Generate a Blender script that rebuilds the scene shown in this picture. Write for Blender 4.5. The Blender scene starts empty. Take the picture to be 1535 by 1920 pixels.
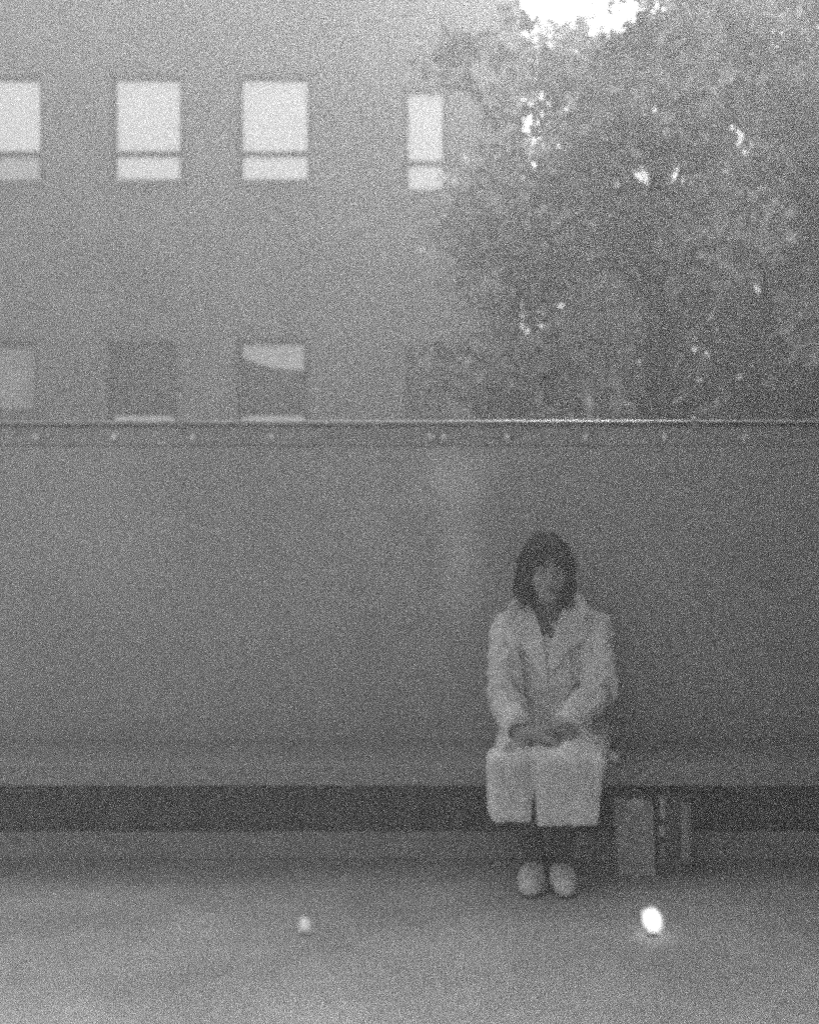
import bpy, bmesh, math, random
import numpy as np
from mathutils import Vector, Matrix

R = math.radians
sc = bpy.context.scene
COL = sc.collection
random.seed(7)
rng = np.random.default_rng(11)

# ------------------------------------------------------------------ camera
F, CX, CY, EYE = 2240.0, 767.5, 960.0, 1.29      # focal length and centre in photo pixels, eye height in metres
cam_d = bpy.data.cameras.new('camera')
cam = bpy.data.objects.new('camera', cam_d)
COL.objects.link(cam)
cam.location = (0, 0, EYE)
cam.rotation_euler = (R(90), 0, 0)
cam_d.sensor_fit = 'HORIZONTAL'
cam_d.sensor_width = 24.0
cam_d.lens = 24.0 * F / 1535.0
cam_d.clip_end = 1000
cam_d.dof.use_dof = True
cam_d.dof.focus_distance = 4.2
cam_d.dof.aperture_fstop = 1.4
sc.camera = cam

# ------------------------------------------------------------------ light
SUN_EL, SUN_AZ = 41.0, 16.5                       # azimuth measured from +Y (straight ahead) towards +X
world = bpy.data.worlds.new('World')
sc.world = world
world.use_nodes = True
wn, wl = world.node_tree.nodes, world.node_tree.links
sky_tex = wn.new('ShaderNodeTexSky')
sky_tex.sky_type = 'NISHITA'
sky_tex.sun_disc = False
sky_tex.sun_elevation = R(SUN_EL)
sky_tex.sun_rotation = R(SUN_AZ)
sky_tex.dust_density = 4.0
bw = wn.new('ShaderNodeRGBToBW')
wl.new(sky_tex.outputs[0], bw.inputs[0])
wl.new(bw.outputs[0], wn['Background'].inputs['Color'])
wn['Background'].inputs['Strength'].default_value = 0.12
sun_d = bpy.data.lights.new('sun', 'SUN')
sun_d.energy = 0.8
sun_d.angle = R(11)
sun = bpy.data.objects.new('sun', sun_d)
COL.objects.link(sun)
to_sun = Vector((math.sin(R(SUN_AZ)) * math.cos(R(SUN_EL)), math.cos(R(SUN_AZ)) * math.cos(R(SUN_EL)), math.sin(R(SUN_EL))))
sun.rotation_euler = to_sun.to_track_quat('Z', 'Y').to_euler()
sun.location = to_sun * 60
sc.view_settings.view_transform = 'Standard'
sc.view_settings.look = 'None'
sc.view_settings.gamma = 1
sc.view_settings.use_curve_mapping = False
sc.view_settings.exposure = 1.5
# high-speed film: keep the sampling grain, soft lens
sc.cycles.use_denoising = False
sc.cycles.use_adaptive_sampling = True
sc.cycles.adaptive_threshold = 0.5
sc.cycles.adaptive_min_samples = 36
sc.cycles.filter_width = 3.4
sc.cycles.max_bounces = 3
sc.cycles.volume_bounces = 1
sc.cycles.sample_clamp_indirect = 1.5
sc.cycles.sample_clamp_direct = 2.5


# ------------------------------------------------------------------ helpers
def W(px, py, y):
    """a point seen at a photo pixel, at the real distance y in front of the camera"""
    return Vector(((px - CX) * y / F, y, EYE - (py - CY) * y / F))


def mat(name, v, rough=0.7, metal=0.0, var=0.0, scale=8.0, bump=0.0, bscale=60.0, spec=0.5, emit=0.0, detail=6.0):
    m = bpy.data.materials.new(name)
    m.use_nodes = True
    n, l = m.node_tree.nodes, m.node_tree.links
    b = n['Principled BSDF']
    b.inputs['Base Color'].default_value = (v, v, v, 1)
    b.inputs['Roughness'].default_value = rough
    b.inputs['Metallic'].default_value = metal
    b.inputs['Specular IOR Level'].default_value = spec
    if var or bump:
        tc = n.new('ShaderNodeTexCoord')
    if var:
        t = n.new('ShaderNodeTexNoise')
        t.inputs['Scale'].default_value = scale
        t.inputs['Detail'].default_value = detail
        t.inputs['Roughness'].default_value = 0.65
        l.new(tc.outputs['Object'], t.inputs['Vector'])
        r = n.new('ShaderNodeValToRGB')
        lo, hi = v * (1 - var), min(1, v * (1 + var))
        r.color_ramp.elements[0].position = 0.3
        r.color_ramp.elements[1].position = 0.7
        r.color_ramp.elements[0].color = (lo, lo, lo, 1)
        r.color_ramp.elements[1].color = (hi, hi, hi, 1)
        l.new(t.outputs['Fac'], r.inputs['Fac'])
        l.new(r.outputs['Color'], b.inputs['Base Color'])
    if bump:
        t2 = n.new('ShaderNodeTexNoise')
        t2.inputs['Scale'].default_value = bscale
        t2.inputs['Detail'].default_value = 5
        l.new(tc.outputs['Object'], t2.inputs['Vector'])
        bp = n.new('ShaderNodeBump')
        bp.inputs['Strength'].default_value = bump
        bp.inputs['Distance'].default_value = 0.01
        l.new(t2.outputs['Fac'], bp.inputs['Height'])
        l.new(bp.outputs['Normal'], b.inputs['Normal'])
    if emit:
        b.inputs['Emission Color'].default_value = (1, 1, 1, 1)
        b.inputs['Emission Strength'].default_value = emit
    return m


def link(name, me, m=None, parent=None):
    o = bpy.data.objects.new(name, me)
    COL.objects.link(o)
    if m is not None:
        me.materials.append(m)
    if parent is not None:
        o.parent = parent
        o.matrix_parent_inverse = Matrix.Translation(-parent.location)
    return o


def obj(name, bm, m=None, parent=None, smooth=False):
    me = bpy.data.meshes.new(name)
    bmesh.ops.recalc_face_normals(bm, faces=bm.faces)
    bm.to_mesh(me)
    bm.free()
    if smooth:
        for p in me.polygons:
            p.use_smooth = True
    return link(name, me, m, parent)


def thing(name, label, cat, loc=(0, 0, 0), group=None):
    o = bpy.data.objects.new(name, None)
    COL.objects.link(o)
    o.location = loc
    tag(o, label, cat, group)
    return o


def tag(o, label, cat, group=None):
    o['label'] = label
    o['category'] = cat
    if group:
        o['group'] = group
    return o


def struct(o):
    o['kind'] = 'structure'
    return o


def box(bm, x0, x1, y0, y1, z0, z1, bev=0.0):
    r = bmesh.ops.create_cube(bm, size=1.0)
    vs = r['verts']
    bmesh.ops.scale(bm, vec=(x1 - x0, y1 - y0, z1 - z0), verts=vs)
    bmesh.ops.translate(bm, vec=((x0 + x1) / 2, (y0 + y1) / 2, (z0 + z1) / 2), verts=vs)
    if bev:
        es = list({e for v in vs for e in v.link_edges})
        bmesh.ops.bevel(bm, geom=es, offset=bev, segments=2, affect='EDGES', profile=0.5)
    return bm


def boxo(name, dims, m, parent=None, bev=0.0):
    return obj(name, box(bmesh.new(), *dims, bev), m, parent)


def tube(bm, pts, rads, n=8, cap=True):
    rings = []
    pts = [Vector(p) for p in pts]
    for i, p in enumerate(pts):
        d = (pts[min(i + 1, len(pts) - 1)] - pts[max(i - 1, 0)]).normalized()
        a = d.orthogonal().normalized() if i == 0 else (rings_a - d * rings_a.dot(d)).normalized()
        rings_a = a
        b = d.cross(a)
        r = rads[i] if hasattr(rads, '__len__') else rads
        rings.append([bm.verts.new(p + (a * math.cos(2 * math.pi * k / n) + b * math.sin(2 * math.pi * k / n)) * r) for k in range(n)])
    for i in range(len(rings) - 1):
        for k in range(n):
            bm.faces.new((rings[i][k], rings[i][(k + 1) % n], rings[i + 1][(k + 1) % n], rings[i + 1][k]))
    if cap:
        bm.faces.new(rings[0][::-1])
        bm.faces.new(rings[-1])
    return bm


# ------------------------------------------------------------------ solid modelling on a distance grid
class Field:
    """a distance field on a regular grid, blended shape by shape and then skinned into one continuous mesh"""

    def __init__(s, lo, hi, h):
        s.lo, s.h = np.array(lo, np.float32), h
        s.n = np.ceil((np.array(hi) - s.lo) / h).astype(int) + 1
        s.g = np.full(s.n, 0.2, np.float32)

    def sub(s, lo, hi):
        a = np.clip(np.floor((np.array(lo) - s.lo) / s.h).astype(int), 0, s.n - 1)
        b = np.clip(np.ceil((np.array(hi) - s.lo) / s.h).astype(int) + 1, 1, s.n)
        sl = tuple(slice(i, max(j, i + 1)) for i, j in zip(a, b))
        ax = [s.lo[k] + s.h * np.arange(sl[k].start, sl[k].stop, dtype=np.float32) for k in range(3)]
        return sl, np.meshgrid(*ax, indexing='ij', sparse=True)

    def mix(s, sl, d, k, op):
        g = s.g[sl]
        if op == 'add':
            if k > 0:
                hh = np.clip(0.5 + 0.5 * (g - d) / k, 0, 1)
                s.g[sl] = g * (1 - hh) + d * hh - k * hh * (1 - hh)
            else:
                s.g[sl] = np.minimum(g, d)
        else:
            d = -d
            if k > 0:
                hh = np.clip(0.5 - 0.5 * (g - d) / k, 0, 1)
                s.g[sl] = g * (1 - hh) + d * hh + k * hh * (1 - hh)
            else:
                s.g[sl] = np.maximum(g, d)

    def cone(s, a, b, r1, r2, k=0.02, op='add', sy=1.0):
        a, b = np.array(a, float), np.array(b, float)
        m = max(r1, r2) * max(1, 1 / sy) + k + 0.03
        sl, (X, Y, Z) = s.sub(np.minimum(a, b) - m, np.maximum(a, b) + m)
        ba = b - a
        ba_s = ba * np.array([1, sy, 1])
        px, py, pz = X - a[0], (Y - a[1]) * sy, Z - a[2]
        t = np.clip((px * ba_s[0] + py * ba_s[1] + pz * ba_s[2]) / max(ba_s @ ba_s, 1e-9), 0, 1)
        d = np.sqrt((px - t * ba_s[0]) ** 2 + (py - t * ba_s[1]) ** 2 + (pz - t * ba_s[2]) ** 2) - (r1 + (r2 - r1) * t)
        s.mix(sl, d.astype(np.float32), k, op)

    def ell(s, c, r, k=0.02, op='add', M=None):
        c, r = np.array(c, float), np.array(r, float)
        m = r.max() + k + 0.03
        sl, (X, Y, Z) = s.sub(c - m, c + m)
        x, y, z = X - c[0], Y - c[1], Z - c[2]
        if M is not None:
            x, y, z = (M[0][0] * x + M[1][0] * y + M[2][0] * z, M[0][1] * x + M[1][1] * y + M[2][1] * z, M[0][2] * x + M[1][2] * y + M[2][2] * z)
        k0 = np.sqrt((x / r[0]) ** 2 + (y / r[1]) ** 2 + (z / r[2]) ** 2) + 1e-6
        k1 = np.sqrt((x / r[0] ** 2) ** 2 + (y / r[1] ** 2) ** 2 + (z / r[2] ** 2) ** 2) + 1e-6
        s.mix(sl, (k0 * (k0 - 1) / k1).astype(np.float32), k, op)

    def rbox(s, lo, hi, rad, k=0.02, op='add', shx=0.0, shy=0.0):
        lo, hi = np.array(lo, float), np.array(hi, float)
        c, e = (lo + hi) / 2, (hi - lo) / 2 - rad
        m = k + 0.05 + abs(shx) + abs(shy)
        sl, (X, Y, Z) = s.sub(lo - m, hi + m)
        x = np.abs(X - c[0] - shx * (Z - c[2])) - e[0]
        y = np.abs(Y - c[1] - shy * (Z - c[2])) - e[1]
        z = np.abs(Z - c[2]) - e[2]
        d = np.sqrt(np.maximum(x, 0) ** 2 + np.maximum(y, 0) ** 2 + np.maximum(z, 0) ** 2) + np.minimum(np.maximum(np.maximum(x, y), z), 0) - rad
        s.mix(sl, d.astype(np.float32), k, op)

    def warp(s, amp, f, seed):
        """cloth folds: a few crossing sine ridges"""
        X, Y, Z = s.sub(s.lo, s.lo + s.n * s.h)[1]
        q = np.random.default_rng(seed)
        acc = 0
        for i in range(7):
            v = q.normal(size=3) * np.array(f)
            acc = acc + np.sin(X * v[0] + Y * v[1] + Z * v[2] + q.uniform(0, 6.28) + 1.6 * np.sin(X * q.normal() * 14 + Z * q.normal() * 14 + Y * 5)) / (1 + 0.3 * i)
        s.g += (amp * acc).astype(np.float32)

    def skin(s, name, m, parent=None):
        g = s.g
        n = np.array(g.shape)
        sg = g < 0
        cs = np.zeros(n - 1, np.int8)
        offs = [(i, j, k) for i in (0, 1) for j in (0, 1) for k in (0, 1)]
        for i, j, k in offs:
            cs += sg[i:n[0] - 1 + i, j:n[1] - 1 + j, k:n[2] - 1 + k]
        act = (cs > 0) & (cs < 8)
        idx = np.full(act.shape, -1, np.int64)
        cells = np.argwhere(act)
        idx[act] = np.arange(len(cells))
        acc = np.zeros((len(cells), 3))
        cnt = np.zeros(len(cells))
        for ax in range(3):
            o1, o2 = [a for a in range(3) if a != ax]
            for u in (0, 1):
                for v in (0, 1):
                    p = cells.copy(); p[:, o1] += u; p[:, o2] += v
                    q = p.copy(); q[:, ax] += 1
                    ga, gb = g[tuple(p.T)], g[tuple(q.T)]
                    c = (ga < 0) != (gb < 0)
                    t = ga / np.where(c, ga - gb, 1)
                    pt = p.astype(float); pt[:, ax] += t
                    acc[c] += pt[c]; cnt[c] += 1
        verts = acc / cnt[:, None] * s.h + s.lo
        faces = []
        for ax in range(3):
            o1, o2 = (ax + 1) % 3, (ax + 2) % 3
            sla = [slice(None)] * 3; slb = [slice(None)] * 3
            sla[ax] = slice(0, n[ax] - 1); slb[ax] = slice(1, n[ax])
            a, b = sg[tuple(sla)], sg[tuple(slb)]
            e = np.argwhere(a != b)
            e = e[(e[:, o1] > 0) & (e[:, o2] > 0) & (e[:, o1] < n[o1] - 1) & (e[:, o2] < n[o2] - 1)]
            ins = a[tuple(e.T)]
            def cell(d1, d2):
                c = e.copy(); c[:, o1] -= d1; c[:, o2] -= d2
                return idx[tuple(c.T)]
            q = np.stack([cell(1, 1), cell(0, 1), cell(0, 0), cell(1, 0)], 1)
            q[~ins] = q[~ins][:, ::-1]
            faces.append(q)
        faces = np.concatenate(faces)
        faces = faces[(faces >= 0).all(1)]
        me = bpy.data.meshes.new(name)
        me.vertices.add(len(verts)); me.vertices.foreach_set('co', verts.astype(np.float32).ravel())
        me.loops.add(faces.size); me.loops.foreach_set('vertex_index', faces.astype(np.int32).ravel())
        me.polygons.add(len(faces))
        me.polygons.foreach_set('loop_start', np.arange(0, faces.size, 4, dtype=np.int32))
        me.polygons.foreach_set('use_smooth', np.ones(len(faces), bool))
        me.update(calc_edges=True)
        me.validate()
        return link(name, me, m, parent)

    def front(s, x, z):
        """distance of the foremost surface at x, z"""
        i, k = int(round((x - s.lo[0]) / s.h)), int(round((z - s.lo[2]) / s.h))
        i, k = min(max(i, 0), s.n[0] - 1), min(max(k, 0), s.n[2] - 1)
        c = np.nonzero(s.g[i, :, k] < 0)[0]
        return None if len(c) == 0 else float(s.lo[1] + s.h * c[0])


# ------------------------------------------------------------------ materials
M = {}
M['paving'] = mat('worn paving', 0.54, 0.75, var=0.22, scale=2.2, bump=0.35, bscale=90)
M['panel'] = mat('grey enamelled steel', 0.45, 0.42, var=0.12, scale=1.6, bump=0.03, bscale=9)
M['strip'] = mat('dull steel strip', 0.40, 0.5, metal=0.0, var=0.15, scale=6)
M['rail'] = mat('polished steel rail', 0.32, 0.27, metal=1.0, var=0.1, scale=20)
M['bolt'] = mat('bright bolt head', 0.95, 0.3)
M['seat'] = mat('granite seat slab', 0.33, 0.5, var=0.25, scale=40, bump=0.08)
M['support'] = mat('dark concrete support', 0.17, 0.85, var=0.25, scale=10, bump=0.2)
M['plinth'] = mat('pale stone plinth', 0.42, 0.7, var=0.2, scale=9, bump=0.15)
M['render'] = mat('painted render facade', 0.42, 0.85, var=0.22, scale=0.9, bump=0.2, bscale=20)
M['interior'] = mat('room interior', 0.05, 0.9)
M['frame'] = mat('dark window frame', 0.03, 0.5)
M['sill'] = mat('pale stone sill', 0.6, 0.6, var=0.12, scale=8)
M['blind_lit'] = mat('lit roller blind', 0.8, 0.8, emit=0.27)
M['blind_dim'] = mat('dim roller blind', 0.75, 0.8, emit=0.12, var=0.2, scale=3)
M['gap'] = mat('lit strip below blind', 0.7, 0.8, emit=0.13)
M['curtain'] = mat('grey net curtain', 0.55, 0.9, var=0.25, scale=3, emit=0.05)
M['glass'] = mat('window glass', 0.12, 0.06)
M['bark'] = mat('bark', 0.09, 0.9, var=0.4, scale=14, bump=0.6, bscale=30)
M['coat'] = mat('pale wool coat', 0.80, 0.92, var=0.22, scale=9, bump=0.35, bscale=160, spec=0.2)
M['lapel'] = mat('pale wool lapel', 0.88, 0.92, var=0.16, scale=18, bump=0.3, bscale=160, spec=0.2)
M['sweater'] = mat('grey knit sweater', 0.18, 0.95, var=0.3, scale=60, bump=0.4, bscale=140, spec=0.1)
M['skin'] = mat('skin', 0.36, 0.55, var=0.06, scale=30, spec=0.3)
M['lips'] = mat('lips', 0.08, 0.45)
M['hair'] = mat('dark brown hair', 0.04, 0.65, var=0.5, scale=30, spec=0.15)
M['eye'] = mat('eye white', 0.5, 0.2)
M['iris'] = mat('dark iris', 0.01, 0.1)
M['stocking'] = mat('dark stocking', 0.06, 0.6, var=0.15, scale=60)
M['shoe'] = mat('white canvas shoe', 0.85, 0.7, var=0.1, scale=40, bump=0.2, bscale=200)
M['sole'] = mat('dark rubber sole', 0.05, 0.8)
M['button'] = mat('grey coat button', 0.25, 0.3)
M['kraft'] = mat('pale paper bag', 0.5, 0.8, var=0.4, scale=14, bump=0.25, bscale=24)
M['dark_bag'] = mat('grey cloth bag', 0.17, 0.9, var=0.3, scale=18, bump=0.3, bscale=40)
M['pale_strip'] = mat('pale side band', 0.36, 0.8, var=0.25, scale=20)
M['white_print'] = mat('white patch', 0.6, 0.6)
M['paper'] = mat('white tissue paper', 0.85, 0.7)
M['globe'] = mat('glowing globe', 0.9, 0.4, emit=1.1)
M['globe_dim'] = mat('faint glowing globe', 0.8, 0.4, emit=0.13)


def frost_mat(name, a, e):
    m = mat(name, 0.9, 0.4, emit=e)
    m.node_tree.nodes['Principled BSDF'].inputs['Alpha'].default_value = a
    return m


M['frost'] = [frost_mat('frosted shell', a, 0.7) for a in (0.34, 0.22, 0.13, 0.07)]
M['frost_dim'] = [frost_mat('faint frosted shell', a, 0.1) for a in (0.35, 0.25, 0.15, 0.08)]


def leaf_mat(name, v):
    m = bpy.data.materials.new(name)
    m.use_nodes = True
    n, l = m.node_tree.nodes, m.node_tree.links
    n.remove(n['Principled BSDF'])
    g = n.new('ShaderNodeNewGeometry')
    r = n.new('ShaderNodeMapRange')
    r.inputs['To Min'].default_value = v * 0.5
    r.inputs['To Max'].default_value = v * 1.5
    l.new(g.outputs['Random Per Island'], r.inputs['Value'])
    d, t, gl = n.new('ShaderNodeBsdfDiffuse'), n.new('ShaderNodeBsdfTranslucent'), n.new('ShaderNodeBsdfGlossy')
    gl.inputs['Roughness'].default_value = 0.35
    gl.inputs['Color'].default_value = (0.5, 0.5, 0.5, 1)
    tc = n.new('ShaderNodeTexCoord')
    nz = n.new('ShaderNodeTexNoise')
    nz.inputs['Scale'].default_value = 1.7
    nz.inputs['Detail'].default_value = 3
    rm = n.new('ShaderNodeMapRange')
    rm.inputs['From Min'].default_value = 0.36
    rm.inputs['From Max'].default_value = 0.66
    rm.inputs['To Min'].default_value = 0.3
    rm.inputs['To Max'].default_value = 3.0
    mu = n.new('ShaderNodeMath')
    mu.operation = 'MULTIPLY'
    l.new(tc.outputs['Object'], nz.inputs['Vector']); l.new(nz.outputs['Fac'], rm.inputs['Value'])
    l.new(r.outputs[0], mu.inputs[0]); l.new(rm.outputs[0], mu.inputs[1])
    l.new(mu.outputs[0], d.inputs['Color']); l.new(mu.outputs[0], t.inputs['Color'])
    m1, m2 = n.new('ShaderNodeMixShader'), n.new('ShaderNodeMixShader')
    m1.inputs[0].default_value = 0.45
    m2.inputs[0].default_value = 0.07
    l.new(d.outputs[0], m1.inputs[1]); l.new(t.outputs[0], m1.inputs[2])
    l.new(m1.outputs[0], m2.inputs[1]); l.new(gl.outputs[0], m2.inputs[2])
    l.new(m2.outputs[0], n['Material Output'].inputs['Surface'])
    return m


M['leaf'] = leaf_mat('leaf', 0.30)
M['leaf_mid'] = leaf_mat('mid leaf', 0.13)
M['leaf_added_tree'] = leaf_mat('dark leaf of added unseen tree', 0.07)

# pale blobs mixed into the panel colour imitate a soft reflection on the steel
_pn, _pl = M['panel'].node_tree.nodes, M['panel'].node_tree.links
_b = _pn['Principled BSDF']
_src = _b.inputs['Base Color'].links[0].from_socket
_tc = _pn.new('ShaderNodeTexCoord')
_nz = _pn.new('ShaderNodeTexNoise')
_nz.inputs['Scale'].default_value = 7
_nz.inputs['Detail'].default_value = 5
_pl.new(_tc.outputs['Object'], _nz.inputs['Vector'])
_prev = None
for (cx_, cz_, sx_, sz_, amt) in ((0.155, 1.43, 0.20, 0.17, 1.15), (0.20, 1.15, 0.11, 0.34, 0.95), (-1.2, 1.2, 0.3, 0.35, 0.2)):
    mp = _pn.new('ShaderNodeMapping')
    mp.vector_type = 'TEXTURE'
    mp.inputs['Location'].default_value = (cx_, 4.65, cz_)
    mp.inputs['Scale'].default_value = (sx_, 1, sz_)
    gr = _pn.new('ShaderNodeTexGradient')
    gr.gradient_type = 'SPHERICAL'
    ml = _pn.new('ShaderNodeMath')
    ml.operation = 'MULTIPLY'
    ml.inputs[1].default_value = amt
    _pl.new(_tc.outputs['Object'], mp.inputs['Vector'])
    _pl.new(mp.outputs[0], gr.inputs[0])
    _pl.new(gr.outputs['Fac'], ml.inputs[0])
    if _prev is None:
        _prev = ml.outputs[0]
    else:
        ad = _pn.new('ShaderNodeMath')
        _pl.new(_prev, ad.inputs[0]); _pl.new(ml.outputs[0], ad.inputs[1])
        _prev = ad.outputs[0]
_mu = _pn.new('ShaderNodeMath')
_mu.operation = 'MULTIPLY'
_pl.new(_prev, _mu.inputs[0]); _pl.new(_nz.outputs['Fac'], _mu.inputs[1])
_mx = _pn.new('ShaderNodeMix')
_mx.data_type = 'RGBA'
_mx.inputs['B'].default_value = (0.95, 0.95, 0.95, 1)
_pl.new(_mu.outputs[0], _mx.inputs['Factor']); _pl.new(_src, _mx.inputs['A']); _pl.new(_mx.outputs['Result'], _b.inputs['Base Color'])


# ------------------------------------------------------------------ ground
bm = bmesh.new()
bmesh.ops.create_grid(bm, x_segments=2, y_segments=2, size=60)
ground = struct(obj('pavement', bm, M['paving']))
ground['label'] = 'plain grey pavement running up to the bench'

# ------------------------------------------------------------------ wall with rail and bolts
WY = 4.65
wall = thing('boundary_wall', 'long smooth grey wall behind the bench, capped by bolted steel strip and rail', 'wall', (0, WY, 0))
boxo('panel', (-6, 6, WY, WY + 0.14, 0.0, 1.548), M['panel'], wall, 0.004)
jx = W(820, 0, WY).x
boxo('cap_strip', (-6, jx - 0.003, WY - 0.004, WY + 0.15, 1.549, 1.622), M['strip'], wall, 0.004)
boxo('cap_strip', (jx + 0.003, 6, WY - 0.004, WY + 0.15, 1.549, 1.622), M['strip'], wall, 0.004)
bm = bmesh.new()
tube(bm, [(-6, WY - 0.004, 1.634), (6, WY - 0.004, 1.635)], 0.012, 16)
obj('rail', bm, M['rail'], wall, True)
bolt_me = None
for px in (-80, 68, 215, 362, 510, 808, 833, 952, 1100, 1247, 1396, 1543):
    p = W(px, 819, WY - 0.005)
    if bolt_me is None:
        bm = bmesh.new()
        bmesh.ops.create_uvsphere(bm, u_segments=10, v_segments=6, radius=0.0155)
        bmesh.ops.scale(bm, vec=(1, 0.7, 1), verts=bm.verts)
        o = obj('bolt', bm, M['bolt'], wall, True)
        bolt_me = o.data
    else:
        o = link('bolt', bolt_me, None, wall)
    o.location = p
    o.matrix_parent_inverse = Matrix.Translation(-wall.location)
for px in (1300, 340):
    p = W(px, 793, WY)
    boxo('rail_clip', (p.x - 0.012, p.x + 0.012, WY - 0.018, WY + 0.012, 1.615, 1.649), M['strip'], wall, 0.003)

# ------------------------------------------------------------------ bench
bench = thing('bench', 'low stone bench with overhanging seat slab running along the wall', 'bench', (0, 4.4, 0))
for x0, x1 in ((-6, -1.9), (-1.895, 2.2), (2.205, 6)):
    boxo('seat', (x0, x1, 4.2, 4.645, 0.325, 0.4), M['seat'], bench, 0.006)
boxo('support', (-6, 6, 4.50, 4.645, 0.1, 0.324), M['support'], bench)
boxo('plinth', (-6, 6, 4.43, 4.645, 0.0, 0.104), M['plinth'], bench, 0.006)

# ------------------------------------------------------------------ building beyond the wall
BY = 18.0
bld = thing('building', 'pale plain building with lit windows rising behind the wall', 'building', (-4, BY, 0))


def wx(px): return (px - CX) * BY / F
def wz(py): return EYE - (py - CY) * BY / F


wins = []   # (x0, x1, z0, z1, bar height z or None, kind)
for a, b in ((-295, -154), (-58, 81), (204, 345), (442, 585)):
    kind = 'lit'
    wins.append((a, b, 135, 339, 284, 'lit_low' if a == -58 else kind))
wins += [(755, 840, 160, 358, 302, 'narrow')]
wins += [(-286, -163, 640, 794, None, 'dark'), (-60, 70, 638, 776, 772, 'curtain'), (200, 332, 640, 794, None, 'dark'), (442, 579, 634, 794, None, 'half'), (760, 838, 645, 794, None, 'unlit')]
X1 = wx(940)
xs = sorted({wx(v) for w in wins for v in w[:2]} | {-14.0, X1 + 0.25})
zs = sorted({wz(v) for w in wins for v in w[2:4]} | {0.0, 13.0})
rects = [(wx(w[0]), wx(w[1]), wz(w[3]), wz(w[2])) for w in wins]


def opening(i, k):
    if not (0 <= i < len(xs) - 1 and 0 <= k < len(zs) - 1):
        return False
    cx, cz = (xs[i] + xs[i + 1]) / 2, (zs[k] + zs[k + 1]) / 2
    return any(r[0] < cx < r[1] and r[2] < cz < r[3] for r in rects)


bm = bmesh.new()
DEP = 0.22
def quad(*p): bm.faces.new([bm.verts.new(v) for v in p])
for i in range(len(xs) - 1):
    for k in range(len(zs) - 1):
        a, b, c, d = xs[i], xs[i + 1], zs[k], zs[k + 1]
        if not opening(i, k):
            quad((a, BY, c), (b, BY, c), (b, BY, d), (a, BY, d))
        else:
            if not opening(i - 1, k): quad((a, BY, c), (a, BY, d), (a, BY + DEP, d), (a, BY + DEP, c))
            if not opening(i + 1, k): quad((b, BY, c), (b, BY + DEP, c), (b, BY + DEP, d), (b, BY, d))
            if not opening(i, k - 1): quad((a, BY, c), (a, BY + DEP, c), (b, BY + DEP, c), (b, BY, c))
            if not opening(i, k + 1): quad((a, BY, d), (b, BY, d), (b, BY + DEP, d), (a, BY + DEP, d))
bmesh.ops.remove_doubles(bm, verts=bm.verts, dist=1e-4)
obj('wall', bm, M['render'], bld)
boxo('side_wall', (-14, X1 + 0.25, BY + DEP, BY + 9, 0, 13.0), M['interior'], bld)
boxo('gable', (X1 + 0.252, X1 + 0.3, BY - 0.0, BY + 9, 0, 13.0), M['render'], bld)
boxo('roof', (-14.2, X1 + 0.45, BY - 0.3, BY + 9.2, 13.003, 13.25), M['sill'], bld)
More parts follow.
